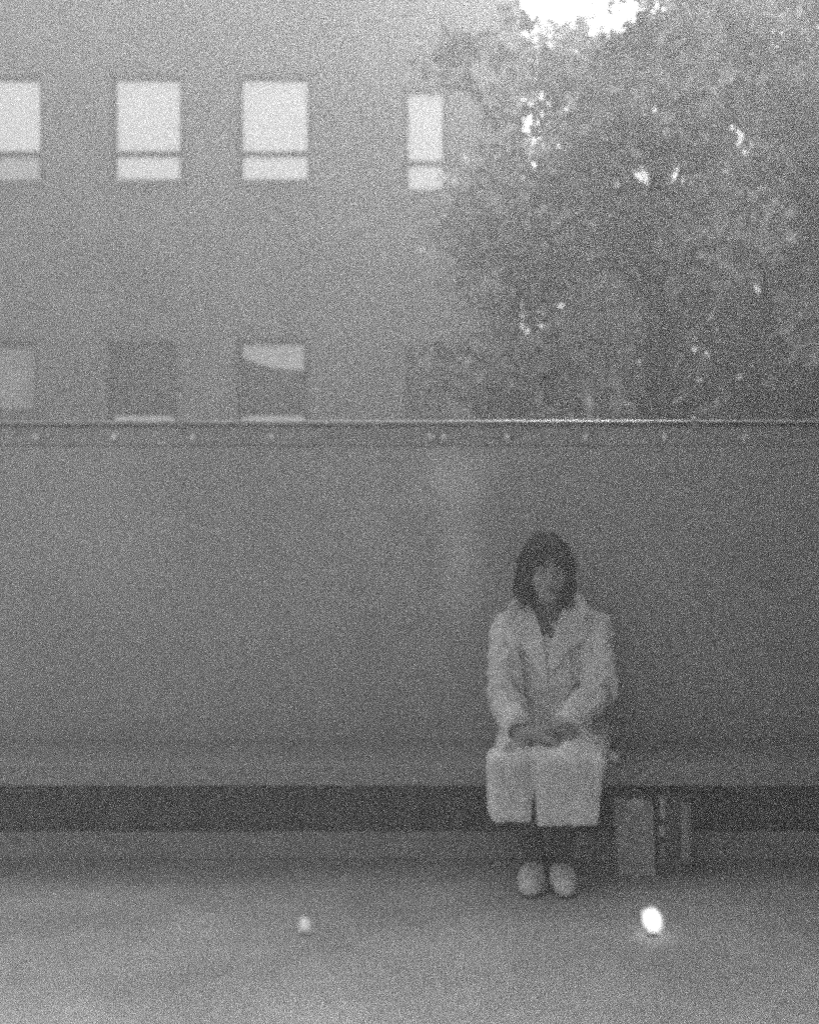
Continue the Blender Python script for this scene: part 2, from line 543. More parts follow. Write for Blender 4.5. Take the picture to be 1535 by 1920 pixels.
for w, (x0, x1, z0, z1) in zip(wins, rects):
    kind = w[5]
    yb = BY + 0.12
    f = 0.085
    low = kind in ('dark', 'half')
    zf = z0 + (0.14 if low else 0.0)
    bm = bmesh.new()
    box(bm, x0, x0 + f, yb, yb + 0.06, z0, z1)
    box(bm, x1 - f, x1, yb, yb + 0.06, z0, z1)
    box(bm, x0 + f, x1 - f, yb - 0.03, yb + 0.06, z1 - 0.085, z1)
    box(bm, x0 + f, x1 - f, yb, yb + 0.06, zf, zf + f * 0.6)
    win = obj('window', bm, M['frame'], bld)
    win['label'] = {'lit': 'sash window with glowing white blind', 'lit_low': 'sash window with glowing blind and dim lower pane', 'narrow': 'narrow glowing window beside the tree', 'dark': 'dark window with pale lit strip at its foot', 'unlit': 'dark unlit window', 'curtain': 'dim window with grey curtain', 'half': 'window with blind pulled askew'}[kind]
    if w[4] is not None:
        zb = wz(w[4])
        boxo('glazing_bar', (x0 + f, x1 - f, yb - 0.02, yb + 0.05, zb - 0.04, zb + 0.04), M['frame'], win)
    if kind == 'lit_low':
        boxo('lower_blind', (x0 + f, x1 - f, yb + 0.055, yb + 0.06, z0 + f, wz(w[4]) - 0.04), M['blind_dim'], win)
    if kind in ('lit', 'lit_low', 'narrow', 'curtain'):
        mm = M['curtain'] if kind == 'curtain' else M['blind_lit']
        bm = bmesh.new()
        n = 14
        top = [(x0 + f + (x1 - x0 - 2 * f) * q / n, yb + 0.075 + 0.006 * math.sin(q * 2.1), 0) for q in range(n + 1)]
        for q in range(n):
            bm.faces.new([bm.verts.new((top[q][0], top[q][1], z0 + f)), bm.verts.new((top[q + 1][0], top[q + 1][1], z0 + f)), bm.verts.new((top[q + 1][0], top[q + 1][1], z1 - 0.08)), bm.verts.new((top[q][0], top[q][1], z1 - 0.08))])
        bmesh.ops.remove_doubles(bm, verts=bm.verts, dist=1e-4)
        obj('curtain' if kind == 'curtain' else 'blind', bm, mm, win, True)
    elif kind == 'half':
        bm = bmesh.new()
        pts = [(x0 + f, z1 - f), (x1 - f, z1 - f), (x1 - f, z1 - 0.46), (x0 + 0.55, z1 - 0.43), (x0 + 0.35, z1 - 0.36), (x0 + f, z1 - 0.27)]
        bm.faces.new([bm.verts.new((p[0], yb + 0.04, p[1])) for p in pts])
        obj('blind', bm, M['blind_dim'], win)
        boxo('pane', (x0 + f, x1 - f, yb + 0.07, yb + 0.076, zf + f * 0.6, z1 - f), M['glass'], win)
    else:
        boxo('pane', (x0 + f, x1 - f, yb + 0.03, yb + 0.036, zf + f * 0.6, z1 - f), M['glass'], win)
    if low:
        boxo('lit_gap', (x0 + f, x1 - f, yb + 0.01, yb + 0.02, z0 + 0.01, zf - 0.015), M['gap'], win)
    boxo('sill', (x0 - 0.02, x1 + 0.02, BY - 0.10, BY + 0.11, z0 - 0.07, z0 - 0.002), M['render'], win, 0.01)


# ------------------------------------------------------------------ trees
def leaf_cloud(centres, n, size, seed, voids=()):
    q = np.random.default_rng(seed)
    centres = np.array(centres)                       # x y z r
    wts = centres[:, 3] ** 2.2
    ci = q.choice(len(centres), n, p=wts / wts.sum())
    d = q.normal(size=(n, 3)); d /= np.linalg.norm(d, axis=1)[:, None]
    rad = q.uniform(0.25, 1.0, n) ** 0.5
    P = centres[ci, :3] + d * (rad * centres[ci, 3])[:, None] * np.array([1, 1, 0.8])
    keep = np.ones(n, bool)
    for v in voids:
        c, u, r = np.array(v[0]), np.array(v[1], float), v[2]
        u = u / np.linalg.norm(u)
        e = P - c
        dist = np.linalg.norm(e - (e @ u)[:, None] * u, axis=1)
        keep &= dist > r * (0.7 + 0.6 * q.random(n))
    keep &= P[:, 2] > 0.25
    P = P[keep]; n = len(P)
    a = q.normal(size=(n, 3)); a[:, 2] -= 0.5; a /= np.linalg.norm(a, axis=1)[:, None]
    b = np.cross(a, q.normal(size=(n, 3))); b /= np.linalg.norm(b, axis=1)[:, None]
    c = np.cross(a, b)
    s = size * q.uniform(0.6, 1.35, n)[:, None]
    V = np.stack([P, P + a * s * 0.5 + b * s * 0.3 + c * s * 0.06, P + a * s, P + a * s * 0.5 - b * s * 0.3 + c * s * 0.06], 1).reshape(-1, 3)
    return V


def mesh_quads(name, V, m, parent):
    me = bpy.data.meshes.new(name)
    k = len(V)
    me.vertices.add(k); me.vertices.foreach_set('co', V.astype(np.float32).ravel())
    me.loops.add(k); me.loops.foreach_set('vertex_index', np.arange(k, dtype=np.int32))
    me.polygons.add(k // 4)
    me.polygons.foreach_set('loop_start', np.arange(0, k, 4, dtype=np.int32))
    me.update(calc_edges=True)
    return link(name, me, m, parent)


def tree(label, base, height, crown_r, z_low, n, size, seed, lm, trunk_r=0.16, voids=(), squash=1.0, extra=()):
    q = random.Random(seed)
    t = thing('tree', label, 'tree', base, 'trees behind the wall')
    B = Vector(base)
    bm = bmesh.new()
    top = B + Vector((q.uniform(-.2, .2), q.uniform(-.2, .2), height * 0.82))
    mid = B.lerp(top, 0.5) + Vector((q.uniform(-.15, .15), 0.05, 0))
    tube(bm, [B - Vector((0, 0, .05)), B + Vector((0, 0, .3)), mid, top], [trunk_r * 1.3, trunk_r, trunk_r * 0.7, trunk_r * 0.2], 10)
    obj('trunk', bm, M['bark'], t, True)
    cl = []
    for i in range(34):
        h = q.uniform(0.0, 1.0)
        z = z_low + (height - z_low) * h
        rr = crown_r * math.sqrt(max(0.12, 1 - ((h - 0.42) / 0.62) ** 2))
        an = i * 2.4 + q.uniform(-.4, .4)
        ra = rr * q.uniform(0.35, 0.95)
        c = B + Vector((math.cos(an) * ra, math.sin(an) * ra * squash, z))
        cl.append((c.x, c.y, c.z, q.uniform(0.32, 0.62) * crown_r * 0.62))
        s0 = B.lerp(top, max(0.15, min(0.95, (z - 0.7) / top.z)))
        bm = bmesh.new()
        tube(bm, [s0, s0.lerp(c, 0.55) + Vector((0, 0, q.uniform(0, .2))), c], [trunk_r * 0.34, trunk_r * 0.18, 0.008], 6)
        obj('limb', bm, M['bark'], t, True)
    cl += list(extra)
    V = leaf_cloud(cl, n, size, seed, voids)
    o = mesh_quads('crown', V, lm, t)
    return t


def gap(px, py, y, r):
    p = W(px, py, y)
    return (tuple(p), tuple(p - Vector((0, 0, EYE))), r)


v1 = [gap(1050, -5, 9.5, 0.22), gap(1150, 36, 9.5, 0.09), gap(1195, 32, 9.5, 0.07), gap(1238, 26, 9.5, 0.06), gap(990, 268, 9.5, 0.045), gap(1060, 272, 9.5, 0.05), gap(1160, 332, 9.5, 0.10), gap(1192, 328, 9.5, 0.14), gap(1225, 330, 9.5, .10), gap(1262, 318, 9.5, .12), gap(1400, 272, 9.5, .08), gap(1465, 370, 9.5, .07), gap(1353, 310, 9.5, .08), gap(1430, 345, 9.5, .06)]
tree('leafy tree whose crown overlaps the corner of the building', (2.1, 9.6, 0), 5.2, 1.75, 1.5, 15500, 0.12, 3, M['leaf'], voids=v1,
     extra=[(0.95, 9.6, 5.15, .33), (0.5, 9.6, 4.9, .32), (0.45, 9.5, 3.5, .34), (0.42, 9.6, 2.5, .34), (0.28, 9.6, 5.0, .27), (1.0, 9.6, 4.5, .5), (0.75, 9.7, 3.9, .5), (1.5, 9.6, 4.7, .5), (2.0, 9.6, 4.9, .45), (2.45, 9.7, 5.3, .5), (1.85, 9.6, 5.0, .4), (1.78, 9.6, 5.22, .28), (1.4, 9.6, 4.85, .35), (0.7, 9.6, 3.2, .45), (0.8, 9.6, 2.4, .5), (1.2, 9.4, 1.9, .5)])
tree('darker leafy tree at the edge of the picture behind the steel rail', (6.3, 10.6, 0), 10.5, 2.7, 1.3, 46000, 0.13, 5, M['leaf_mid'], 0.2, voids=v1,
     extra=[(3.3, 10.3, 1.9, 0.7), (3.4, 10.4, 2.9, 0.8), (3.2, 10.5, 3.9, 0.7), (4.4, 10.0, 4.2, 0.8), (4.2, 10.2, 2.4, 0.9), (4.3, 10.2, 5.2, 0.8), (3.6, 10.5, 4.9, 0.7), (4.6, 10.5, 3.2, 0.9), (4.7, 10.4, 6.0, .9)])
tree('tall tree standing farthest back behind the other crowns', (6.0, 16.0, 0), 9.6, 3.4, 1.6, 34000, 0.17, 9, M['leaf_mid'], 0.24, voids=v1,
     extra=[(3.6, 16, 2.6, 1.1), (3.4, 16, 4.2, 1.1), (3.6, 16, 5.6, 1.0), (3.0, 16, 2.2, 0.9), (3.0, 16, 3.4, 0.8), (2.7, 16, 3.6, .9), (2.8, 16, 5.0, .9), (2.75, 16, 6.2, .8), (2.3, 15.8, 4.2, .8), (1.9, 15.6, 3.2, .8), (1.9, 15.6, 4.6, .7), (2.0, 15.7, 5.9, .7), (2.0, 15.7, 2.2, .8), (2.4, 15.7, 7.3, .7), (1.8, 15.7, 7.2, .6)])
tree('unseen dense dark tree added out of view to shade the bench past the bags', (3.3, 2.9, 0), 7.0, 1.75, 0.5, 110000, 0.16, 21, M['leaf_added_tree'], 0.2,  # added tree, never in view, placed only to darken the right side
     extra=[(1.6, 2.6, 4.1, 0.9), (1.2, 3.4, 4.6, 0.8), (2.0, 1.6, 3.9, 0.9), (2.2, 3.9, 4.4, 1.0), (1.0, 2.2, 4.9, 0.8), (2.6, 0.6, 3.4, 1.0), (1.6, 2.0, 3.0, .75), (1.5, 1.0, 2.7, .8), (1.9, 0.2, 2.3, 1.0), (1.8, 3.0, 3.5, .8), (2.35, 2.2, 1.3, .8), (2.45, 3.3, 1.3, .75), (2.5, 3.9, 2.2, .6), (2.2, 3.6, 2.9, .6)])

# ------------------------------------------------------------------ the seated person
pers = thing('person', 'seated person with dark bobbed hair, long pale coat and white shoes, hands clasped in lap', 'person', (0.5, 4.3, 0))

HC = Vector((0.494, 4.335, 1.083))                      # head centre
HM = Matrix.Rotation(R(9), 3, 'X') @ Matrix.Rotation(R(4), 3, 'Z')     # nods towards the lap
HMl = [[HM[i][j] for j in range(3)] for i in range(3)]


def hp(u, v, w):
    """head frame: u to the picture's right, v out of the face, w up"""
    return HC + HM @ Vector((u, -v, w))


shL, shR = Vector((0.368, 4.44, 0.862)), Vector((0.690, 4.44, 0.862))
elL, elR = W(946, 1300, 4.33), W(1123, 1290, 4.31)
wrL, wrR = W(972, 1372, 4.135), W(1056, 1370, 4.135)
hipL, hipR = Vector((0.44, 4.42, 0.475)), Vector((0.61, 4.42, 0.475))
knL, knR = Vector((0.352, 4.02, 0.452)), Vector((0.548, 4.02, 0.452))
anL, anR = W(1007, 1622, 4.13), W(1049, 1622, 4.13)

B = Field((0.2, 3.93, 0.0), (0.82, 4.62, 1.25), 0.004)
# torso
B.cone((0.525, 4.45, 0.49), (0.525, 4.455, 0.80), 0.10, 0.092, 0.03)
B.cone((0.43, 4.44, 0.86), (0.625, 4.44, 0.86), 0.06, 0.06, 0.05)
B.cone((0.515, 4.45, 0.88), hp(0, -0.03, -0.05), 0.052, 0.046, 0.03)
for h_, k_, a_ in ((hipL, knL, anL), (hipR, knR, anR)):
    B.cone(h_, k_, 0.078, 0.055, 0.03)
    cm = k_.lerp(a_, 0.35) + Vector((0, 0.03, 0))
    B.cone(k_, cm, 0.05, 0.05, 0.03)
    B.cone(cm, a_, 0.05, 0.032, 0.02)
    B.cone(a_, a_ + Vector((0, -0.09, -0.05)), 0.03, 0.026, 0.02)
for s_, e_, w_ in ((shL, elL, wrL), (shR, elR, wrR)):
    B.cone(s_, e_, 0.046, 0.037, 0.02)
    B.cone(e_, w_, 0.037, 0.025, 0.02)
# head
B.ell(hp(0, -.012, .028), (.073, .092, .083), 0.02, M=HMl)
B.ell(hp(0, .020, -.030), (.060, .068, .080), 0.02, M=HMl)
B.cone(hp(-.012, .058, -.094), hp(.012, .058, -.094), .018, .018, .025)
for s in (-1, 1):
    B.ell(hp(s * .036, .060, -.03), (.024, .022, .026), 0.02, M=HMl)
    B.ell(hp(s * .03, .100, .010), (.018, .018, .013), 0.012, 'sub', M=HMl)
    B.ell(hp(s * .031, .070, .009), (.017, .015, .012), 0.006, M=HMl)
    B.cone(hp(s * .012, .086, .024), hp(s * .046, .074, .022), .007, .006, .008)
    B.ell(hp(s * .075, -.008, -.005), (.009, .02, .032), 0.008, M=HMl)
B.cone(hp(0, .084, .016), hp(0, .102, -.026), .007, .010, .010)
for s in (-1, 1):
    B.ell(hp(s * .011, .092, -.030), (.008, .010, .008), 0.006, M=HMl)
B.ell(hp(0, .084, -.056), (.023, .009, .006), 0.006, M=HMl)
B.ell(hp(0, .083, -.067), (.020, .009, .007), 0.006, M=HMl)
# hands: the one from the picture's left lies over the other, thumbs crossed
def hand(wr, kn, fdir, wide, up, tips, thumb):
    kn, fdir, wide, up = Vector(kn), Vector(fdir).normalized(), Vector(wide).normalized(), Vector(up).normalized()
    for s in (-0.026, -0.009, 0.009, 0.026):
        B.cone(Vector(wr), kn + wide * s, 0.019, 0.0125, 0.012)
    ln = (0.066, 0.076, 0.072, 0.056)
    for i, s in enumerate((-0.030, -0.010, 0.010, 0.030)):
        a = kn + wide * s
        b = a + fdir * ln[i] * 0.45 + up * 0.006
        c = b + fdir * ln[i] * 0.32 - up * (0.014 + tips)
        d = c + fdir * ln[i] * 0.12 - up * (0.016 + tips)
        B.cone(a, b, .0105, .0092, .004); B.cone(b, c, .0092, .0085, .003); B.cone(c, d, .0085, .0075, .003)
    t0, t1, t2 = [Vector(v) for v in thumb]
    B.cone(t0, t1, .0135, .0105, .006); B.cone(t1, t2, .0105, .0085, .003)

hz = 0.532
hand(wrL, (0.462, 4.060, hz), (0.8, -0.35, -0.48), (0.30, -0.80, -0.5), (0.2, -0.35, 0.9), 0.004,
     ((0.435, 4.075, hz + .012), (0.468, 4.050, hz + .030), (0.500, 4.047, hz + .026)))
hand(wrR, (0.545, 4.060, hz - .008), (-0.78, -0.40, -0.5), (-0.35, -0.75, -0.55), (-0.2, -0.3, 0.9), 0.006,
     ((0.565, 4.080, hz + .012), (0.528, 4.060, hz + .034), (0.497, 4.063, hz + .036)))
body = B.skin('body', M['skin'], pers)
for s in (-1, 1):
    bm = bmesh.new()
    bmesh.ops.create_uvsphere(bm, u_segments=14, v_segments=8, radius=0.0115)
    bmesh.ops.translate(bm, vec=hp(s * .030, .0755, .007), verts=bm.verts)
    e = obj('eye', bm, M['eye'], pers, True)
    bm = bmesh.new()
    bmesh.ops.create_uvsphere(bm, u_segments=12, v_segments=8, radius=0.0078)
    bmesh.ops.translate(bm, vec=hp(s * .029, .0822, .005), verts=bm.verts)
    obj('iris', bm, M['iris'], e, True)
    bm = bmesh.new()
    tube(bm, [hp(s * .012, .0935, .027), hp(s * .030, .091, .031), hp(s * .048, .079, .026)], [.004, .0048, .002], 6)
    obj('eyebrow', bm, M['hair'], pers, True)
bm = bmesh.new()
tube(bm, [hp(-.022, .084, -.062), hp(-.009, .0935, -.059), hp(0, .0945, -.0605), hp(.009, .0935, -.059), hp(.022, .084, -.062)], [.0015, .0042, .0045, .0042, .0015], 6)
obj('lips', bm, M['lips'], pers, True)

# stockings
S = Field((0.28, 3.93, 0.03), (0.66, 4.22, 0.52), 0.004)
for k_, a_ in ((knL, anL), (knR, anR)):
    cm = k_.lerp(a_, 0.35) + Vector((0, 0.03, 0))
    S.cone(k_, cm, 0.054, 0.054, 0.02)
    S.cone(cm, a_, 0.054, 0.036, 0.02)
    S.cone(a_, a_ + Vector((0, -0.07, -0.045)), 0.034, 0.03, 0.02)
S.skin('stockings', M['stocking'], pers)

# shoes
for an, toe in ((anL, Vector((0.403, 4.004, 0.034))), (anR, Vector((0.520, 4.002, 0.034)))):
    heel = Vector((an.x, 4.185, 0.045))
    f = Field((an.x - 0.13, 3.92, -0.01), (an.x + 0.13, 4.27, 0.16), 0.004)
    ball = toe.lerp(heel, 0.28) + Vector((0.0, 0, 0.004))
    f.cone(heel, ball, 0.036, 0.041, 0.02)
    f.cone(ball, toe, 0.042, 0.037, 0.02)
    f.cone(ball + Vector((0, 0.03, 0.012)), an + Vector((0, -0.01, 0.0)), 0.036, 0.035, 0.015)
    f.cone(heel + Vector((0, -0.02, 0)), an, 0.036, 0.035, 0.015)
    f.rbox((an.x - .3, 3.8, an.z + 0.014), (an.x + .3, 4.5, an.z + 0.3), 0.001, 0.0, 'sub')
    f.rbox((an.x - .3, 3.8, -.3), (an.x + .3, 4.5, 0.010), 0.001, 0.0, 'sub')
    sh = f.skin('shoe', M['shoe'], pers)
    f = Field((an.x - 0.13, 3.92, -0.01), (an.x + 0.13, 4.27, 0.06), 0.004)
    f.cone(Vector((heel.x, heel.y, .03)), Vector((ball.x, ball.y, .03)), 0.038, 0.044, 0.01)
    f.cone(Vector((ball.x, ball.y, .03)), Vector((toe.x, toe.y, .03)), 0.044, 0.039, 0.01)
    f.rbox((an.x - .3, 3.8, 0.0105), (an.x + .3, 4.5, 0.3), 0.001, 0.0, 'sub')
    f.rbox((an.x - .3, 3.8, -.3), (an.x + .3, 4.5, 0.0025), 0.001, 0.0, 'sub')
    f.skin('sole', M['sole'], sh)
    bm = bmesh.new()
    for j in range(3):
        c = (ball + Vector((0, 0.03, 0.012))).lerp(an, 0.15 + 0.25 * j) + Vector((0, -0.024, 0.026))
        tube(bm, [c + Vector((-.022, .006, -.006)), c + Vector((0, -.003, .003)), c + Vector((.022, .006, -.006))], .003, 5)
    obj('laces', bm, M['sill'], sh, True)

# sweater under the coat
S = Field((0.36, 4.28, 0.6), (0.68, 4.6, 1.03), 0.005)
S.cone((0.525, 4.45, 0.66), (0.520, 4.45, 0.84), 0.09, 0.104, 0.03)
S.cone((0.45, 4.44, 0.87), (0.59, 4.45, 0.87), 0.062, 0.062, 0.04)
S.cone((0.515, 4.43, 0.90), (0.508, 4.405, 0.972), 0.062, 0.060, 0.02)
S.skin('sweater', M['sweater'], pers)

# coat
C = Field((0.16, 3.88, 0.2), (0.86, 4.66, 1.02), 0.005)
C.cone((0.53, 4.44, 0.52), (0.527, 4.445, 0.78), 0.160, 0.132, 0.04, sy=1.18)
C.cone((0.42, 4.445, 0.868), (0.635, 4.445, 0.868), 0.078, 0.078, 0.06)
C.cone((0.455, 4.445, 0.925), (0.60, 4.445, 0.925), 0.045, 0.045, 0.05)
for s_, e_, w_, sg_ in ((shL, elL, wrL, -1), (shR, elR, wrR, 1)):
    C.cone(s_ + Vector((0, 0, -.005)), e_, 0.068, 0.070, 0.012)
    C.cone(e_, w_.lerp(e_, 0.10), 0.068, 0.055, 0.015)
# lap and skirts
C.cone((0.43, 4.42, 0.47), (knL.x, 4.03, 0.438), 0.10, 0.074, 0.03)
C.cone((0.62, 4.42, 0.47), (knR.x, 4.03, 0.438), 0.10, 0.078, 0.03)
C.cone((0.525, 4.36, 0.445), (0.445, 4.02, 0.42), 0.075, 0.066, 0.03)
C.cone((0.685, 4.40, 0.465), (0.622, 4.06, 0.44), 0.055, 0.052, 0.04)
C.rbox((0.262, 3.935, 0.256), (0.407, 4.13, 0.475), 0.03, 0.04, shx=-0.02)
C.rbox((0.417, 3.935, 0.246), (0.636, 4.13, 0.480), 0.022, 0.04, shx=0.10)
C.warp(0.0016, (22, 22, 14), 5)
# crumpled cloth: sharp ridges on sleeves and body, long drops on the skirts
_, (Xc, Yc, Zc) = C.sub(C.lo, C.lo + C.n * C.h)
qf = np.random.default_rng(12)
acc = 0
for i in range(6):
    v = qf.normal(size=3) * np.array((30, 20, 34)) * (1 + 0.35 * i)
    ph = Xc * v[0] + Yc * v[1] + Zc * v[2] + qf.uniform(0, 6.28) + 1.3 * np.sin(Xc * 21 * qf.normal() + Zc * 17 * qf.normal() + Yc * 9)
    acc = acc + (np.abs(np.sin(ph)) ** 0.7 - 0.6) / (1 + 0.45 * i)
up_ = np.clip((Zc - 0.48) / 0.08, 0.3, 1)
C.g += (0.0085 * acc * up_).astype(np.float32)
drop = np.sin(Xc * 95 + 1.5 * np.sin(Zc * 9) + Yc * 8) * np.clip((0.44 - Zc) / 0.15, 0, 1)
C.g += (0.0022 * drop).astype(np.float32)
# pressed-in folds: arm pits, elbow creases, the overlap of the fronts, the slit between the knees
def crease(a, b, ya, yb, r1, r2, k=0.025):
    C.cone(W(*a, ya), W(*b, yb), r1, r2, k, 'sub')

crease((962, 1165), (974, 1300), 4.305, 4.29, .026, .020)
crease((1108, 1165), (1092, 1300), 4.305, 4.28, .024, .020)
crease((944, 1150), (952, 1205), 4.368, 4.355, .013, .012)
crease((1122, 1160), (1112, 1225), 4.350, 4.333, .010, .010)
crease((1000, 1300), (1040, 1318), 4.322, 4.322, .007, .007)
crease((935, 1295), (985, 1306), 4.295, 4.27, .007, .010)
crease((925, 1250), (962, 1262), 4.305, 4.295, .006, .008)
crease((1128, 1240), (1096, 1262), 4.285, 4.275, .009, .008)
crease((1140, 1290), (1105, 1318), 4.27, 4.24, .005, .007)
crease((1000, 1232), (1029, 1330), 4.285, 4.28, .004, .007, .012)
crease((985, 1330), (1060, 1330), 4.27, 4.26, .016, .016)
crease((1002, 1466), (1000, 1570), 3.93, 3.925, .005, .013, .008)
crease((1120, 1400), (1100, 1440), 4.10, 4.0, .006, .006)
crease((945, 1445), (965, 1500), 3.93, 3.925, .006, .004)
# hollow the skirts so the legs come out of a real opening
C.rbox((0.286, 3.966, 0.15), (0.386, 4.20, 0.39), 0.03, 0.004, 'sub', shx=-0.02)
C.rbox((0.440, 3.966, 0.15), (0.606, 4.20, 0.39), 0.03, 0.004, 'sub', shx=0.10)
C.rbox((0.375, 3.972, 0.15), (0.455, 4.20, 0.365), 0.02, 0.004, 'sub')
C.cone((0.4115, 3.93, 0.37), (0.4125, 3.93, 0.22), 0.006, 0.013, 0.004, 'sub', sy=0.2)
C.rbox((0.1, 3.8, 0.1), (0.413, 4.19, 0.262), 0.001, 0.003, 'sub')
C.rbox((0.411, 3.8, 0.1), (0.9, 4.19, 0.252), 0.001, 0.003, 'sub')
# sleeve mouths
for w_, e_ in ((wrL, elL), (wrR, elR)):
    d = (w_ - e_).normalized()
    C.cone(w_ - d * 0.045, w_ + d * 0.06, 0.040, 0.040, 0.004, 'sub')
# open neck, cut as a V down to the overlap
for i in range(12):
    t = i / 11
    C.cone(W(1010 + 17 * t, 1130 + 120 * t, 4.31), W(1058 - 28 * t, 1130 + 120 * t, 4.31), 0.050 - 0.028 * t, 0.050 - 0.028 * t, 0.004, 'sub')
C.cone((0.515, 4.43, 0.88), (0.508, 4.40, 1.02), 0.066, 0.072, 0.006, 'sub')
# the coat rests on the seat slab
sl, (X_, Y_, Z_) = C.sub((0.16, 4.19, 0.2), (0.9, 4.7, 0.404))
C.g[sl] = np.maximum(C.g[sl], np.minimum(0.404 - Z_, Y_ - 4.19) * np.ones_like(C.g[sl]))
coat = C.skin('coat', M['coat'], pers)


def patch(name, poly, m, parent, lift=0.012, thick=0.008, y0=4.3, res=0.007):
    """a flap of cloth lying on the coat: its outline given on the front view, its depth taken from the coat below"""
    P2 = [((p[0] - CX) * y0 / F, EYE - (p[1] - CY) * y0 / F) for p in poly]
    bm = bmesh.new()
    f = bm.faces.new([bm.verts.new((x, 0, z)) for x, z in P2])
    for it in range(5):
        es = [e for e in bm.edges if e.calc_length() > res * 2]
        if not es: break
        bmesh.ops.triangulate(bm, faces=bm.faces[:])
        es = [e for e in bm.edges if e.calc_length() > res * 2]
        bmesh.ops.subdivide_edges(bm, edges=es, cuts=1)
    bmesh.ops.triangulate(bm, faces=bm.faces[:])
    ys = []
    for v in bm.verts:
        y = C.front(v.co.x, v.co.z)
        ys.append(min(y if y else y0 + .03, y0 + 0.07))
    for v, y in zip(bm.verts, ys): v.co.y = y
    for it in range(12):
        new = [sum(e.other_vert(v).co.y for e in v.link_edges) / len(v.link_edges) * 0.7 + v.co.y * 0.3 for v in bm.verts]
        for v, y in zip(bm.verts, new): v.co.y = min(y, v.co.y + 0.002)
    for v in bm.verts: v.co.y -= lift
    g = bmesh.ops.extrude_face_region(bm, geom=bm.faces[:])
    for v in [e for e in g['geom'] if isinstance(e, bmesh.types.BMVert)]: v.co.y += thick
    return obj(name, bm, m, parent, True)


patch('lapel', [(953, 1136), (966, 1124), (986, 1118), (1006, 1150), (1018, 1190), (1025, 1235), (1028, 1300), (1010, 1262), (992, 1228), (966, 1212), (958, 1186), (976, 1174), (954, 1160)], M['lapel'], coat, 0.014)
patch('lapel', [(1082, 1108), (1098, 1120), (1104, 1146), (1088, 1158), (1112, 1174), (1100, 1202), (1066, 1228), (1034, 1270), (1029, 1246), (1038, 1200), (1056, 1150)], M['lapel'], coat, 0.014)
bm = bmesh.new()
tube(bm, [(.425, 4.352, .938), (.415, 4.41, .962), (.45, 4.475, .985), (.515, 4.50, .99), (.58, 4.475, .985), (.622, 4.41, .966), (.612, 4.352, .945)], [.012, .022, .026, .027, .026, .022, .012], 12)
obj('collar', bm, M['lapel'], coat, True)
# cuff bands
for w_, e_ in ((wrL, elL), (wrR, elR)):
    d = (w_ - e_).normalized()
    p = w_ - d * 0.012
    bm = bmesh.new()
    tube(bm, [p - d * .03, p - d * .026, p + d * .004, p + d * .006, p, p - d * .02], [.050, .058, .0575, .053, .046, .045], 20, cap=False)
    obj('cuff', bm, M['lapel'], coat, True)

# hair: a bob with a fringe
H = Field(tuple(HC - Vector((.16, .17, .19))), tuple(HC + Vector((.16, .18, .16))), 0.004)
H.ell(hp(0, -.015, .034), (.084, .108, .094), 0.02, M=HMl)
H.ell(hp(0, -.055, -.04), (.080, .07, .10), 0.04, M=HMl)
for s in (-1, 1):
    H.cone(hp(s * .068, .018, .03), hp(s * .072, .030, -.065), .022, .021, .02)
    H.cone(hp(s * .072, .030, -.065), hp(s * .070, .042, -.112), .021, .009, .02)
    H.cone(hp(s * .070, -.03, -.03), hp(s * .080, -.02, -.110), .028, .014, .02)
H.ell(hp(0, .125, -.030), (.054, .085, .112), 0.010, 'sub', M=HMl)
H.ell(hp(0, .05, -.055), (.050, .055, .07), 0.012, 'sub', M=HMl)
for i in range(8):                                        # fringe swept from a middle parting
    a = -1 + i / 3.5
    H.cone(hp(a * .022, .070, .092), hp(a * .055, .095 - .030 * a * a, .066 - .034 * abs(a) + .006 * math.sin(i * 2.3)), .013, .005, .006)
Xh, Yh, Zh = H.sub(H.lo, H.lo + H.n * H.h)[1]
ang = np.arctan2(Yh - HC.y, Xh - HC.x)
H.g += (0.0026 * np.sin(ang * 34 + 5 * np.sin(Zh * 26)) + 0.0034 * np.sin(ang * 15 + 3 + Zh * 60)).astype(np.float32)
hair = H.skin('hair', M['hair'], pers)
bm = bmesh.new()
q = random.Random(4)
for i in range(300):                                      # loose wavy locks round the outline and over the forehead
    a = q.uniform(-2.6, 2.6)
    side = abs(a) > .7
    if not side and (q.random() < .6 or abs(a) < .12):
        continue
    r0 = q.uniform(.95, 1.14)
    ph = q.uniform(0, 6.3)
    low = q.uniform(-.155, -.09) if side else q.uniform(.018, .055)
    pts, n_ = [hp(math.sin(a) * .045, math.cos(a) * .05 - .015, .118 + q.uniform(-.006, .008))], 6
    for k in range(1, n_ + 1):
        t = k / n_
        w_ = .095 + (low - .095) * t
        rad = (.083 + .010 * math.sin(t * 6 + ph) + .022 * t * t * (q.random() if side else 0)) * r0
        u_ = math.sin(a) * rad * (0.72 + 0.28 * min(1, t * 3))
        v_ = (math.cos(a) * rad - .012) if side else (.074 + .026 * min(1, t * 1.6))
        pts.append(hp(u_ + (.010 if side else .005) * math.sin(ph + t * 8), v_, w_))
    tube(bm, pts, [.002, .0035, .0035, .003, .003, .002, .0008], 4)
obj('strands', bm, M['hair'], hair, True)


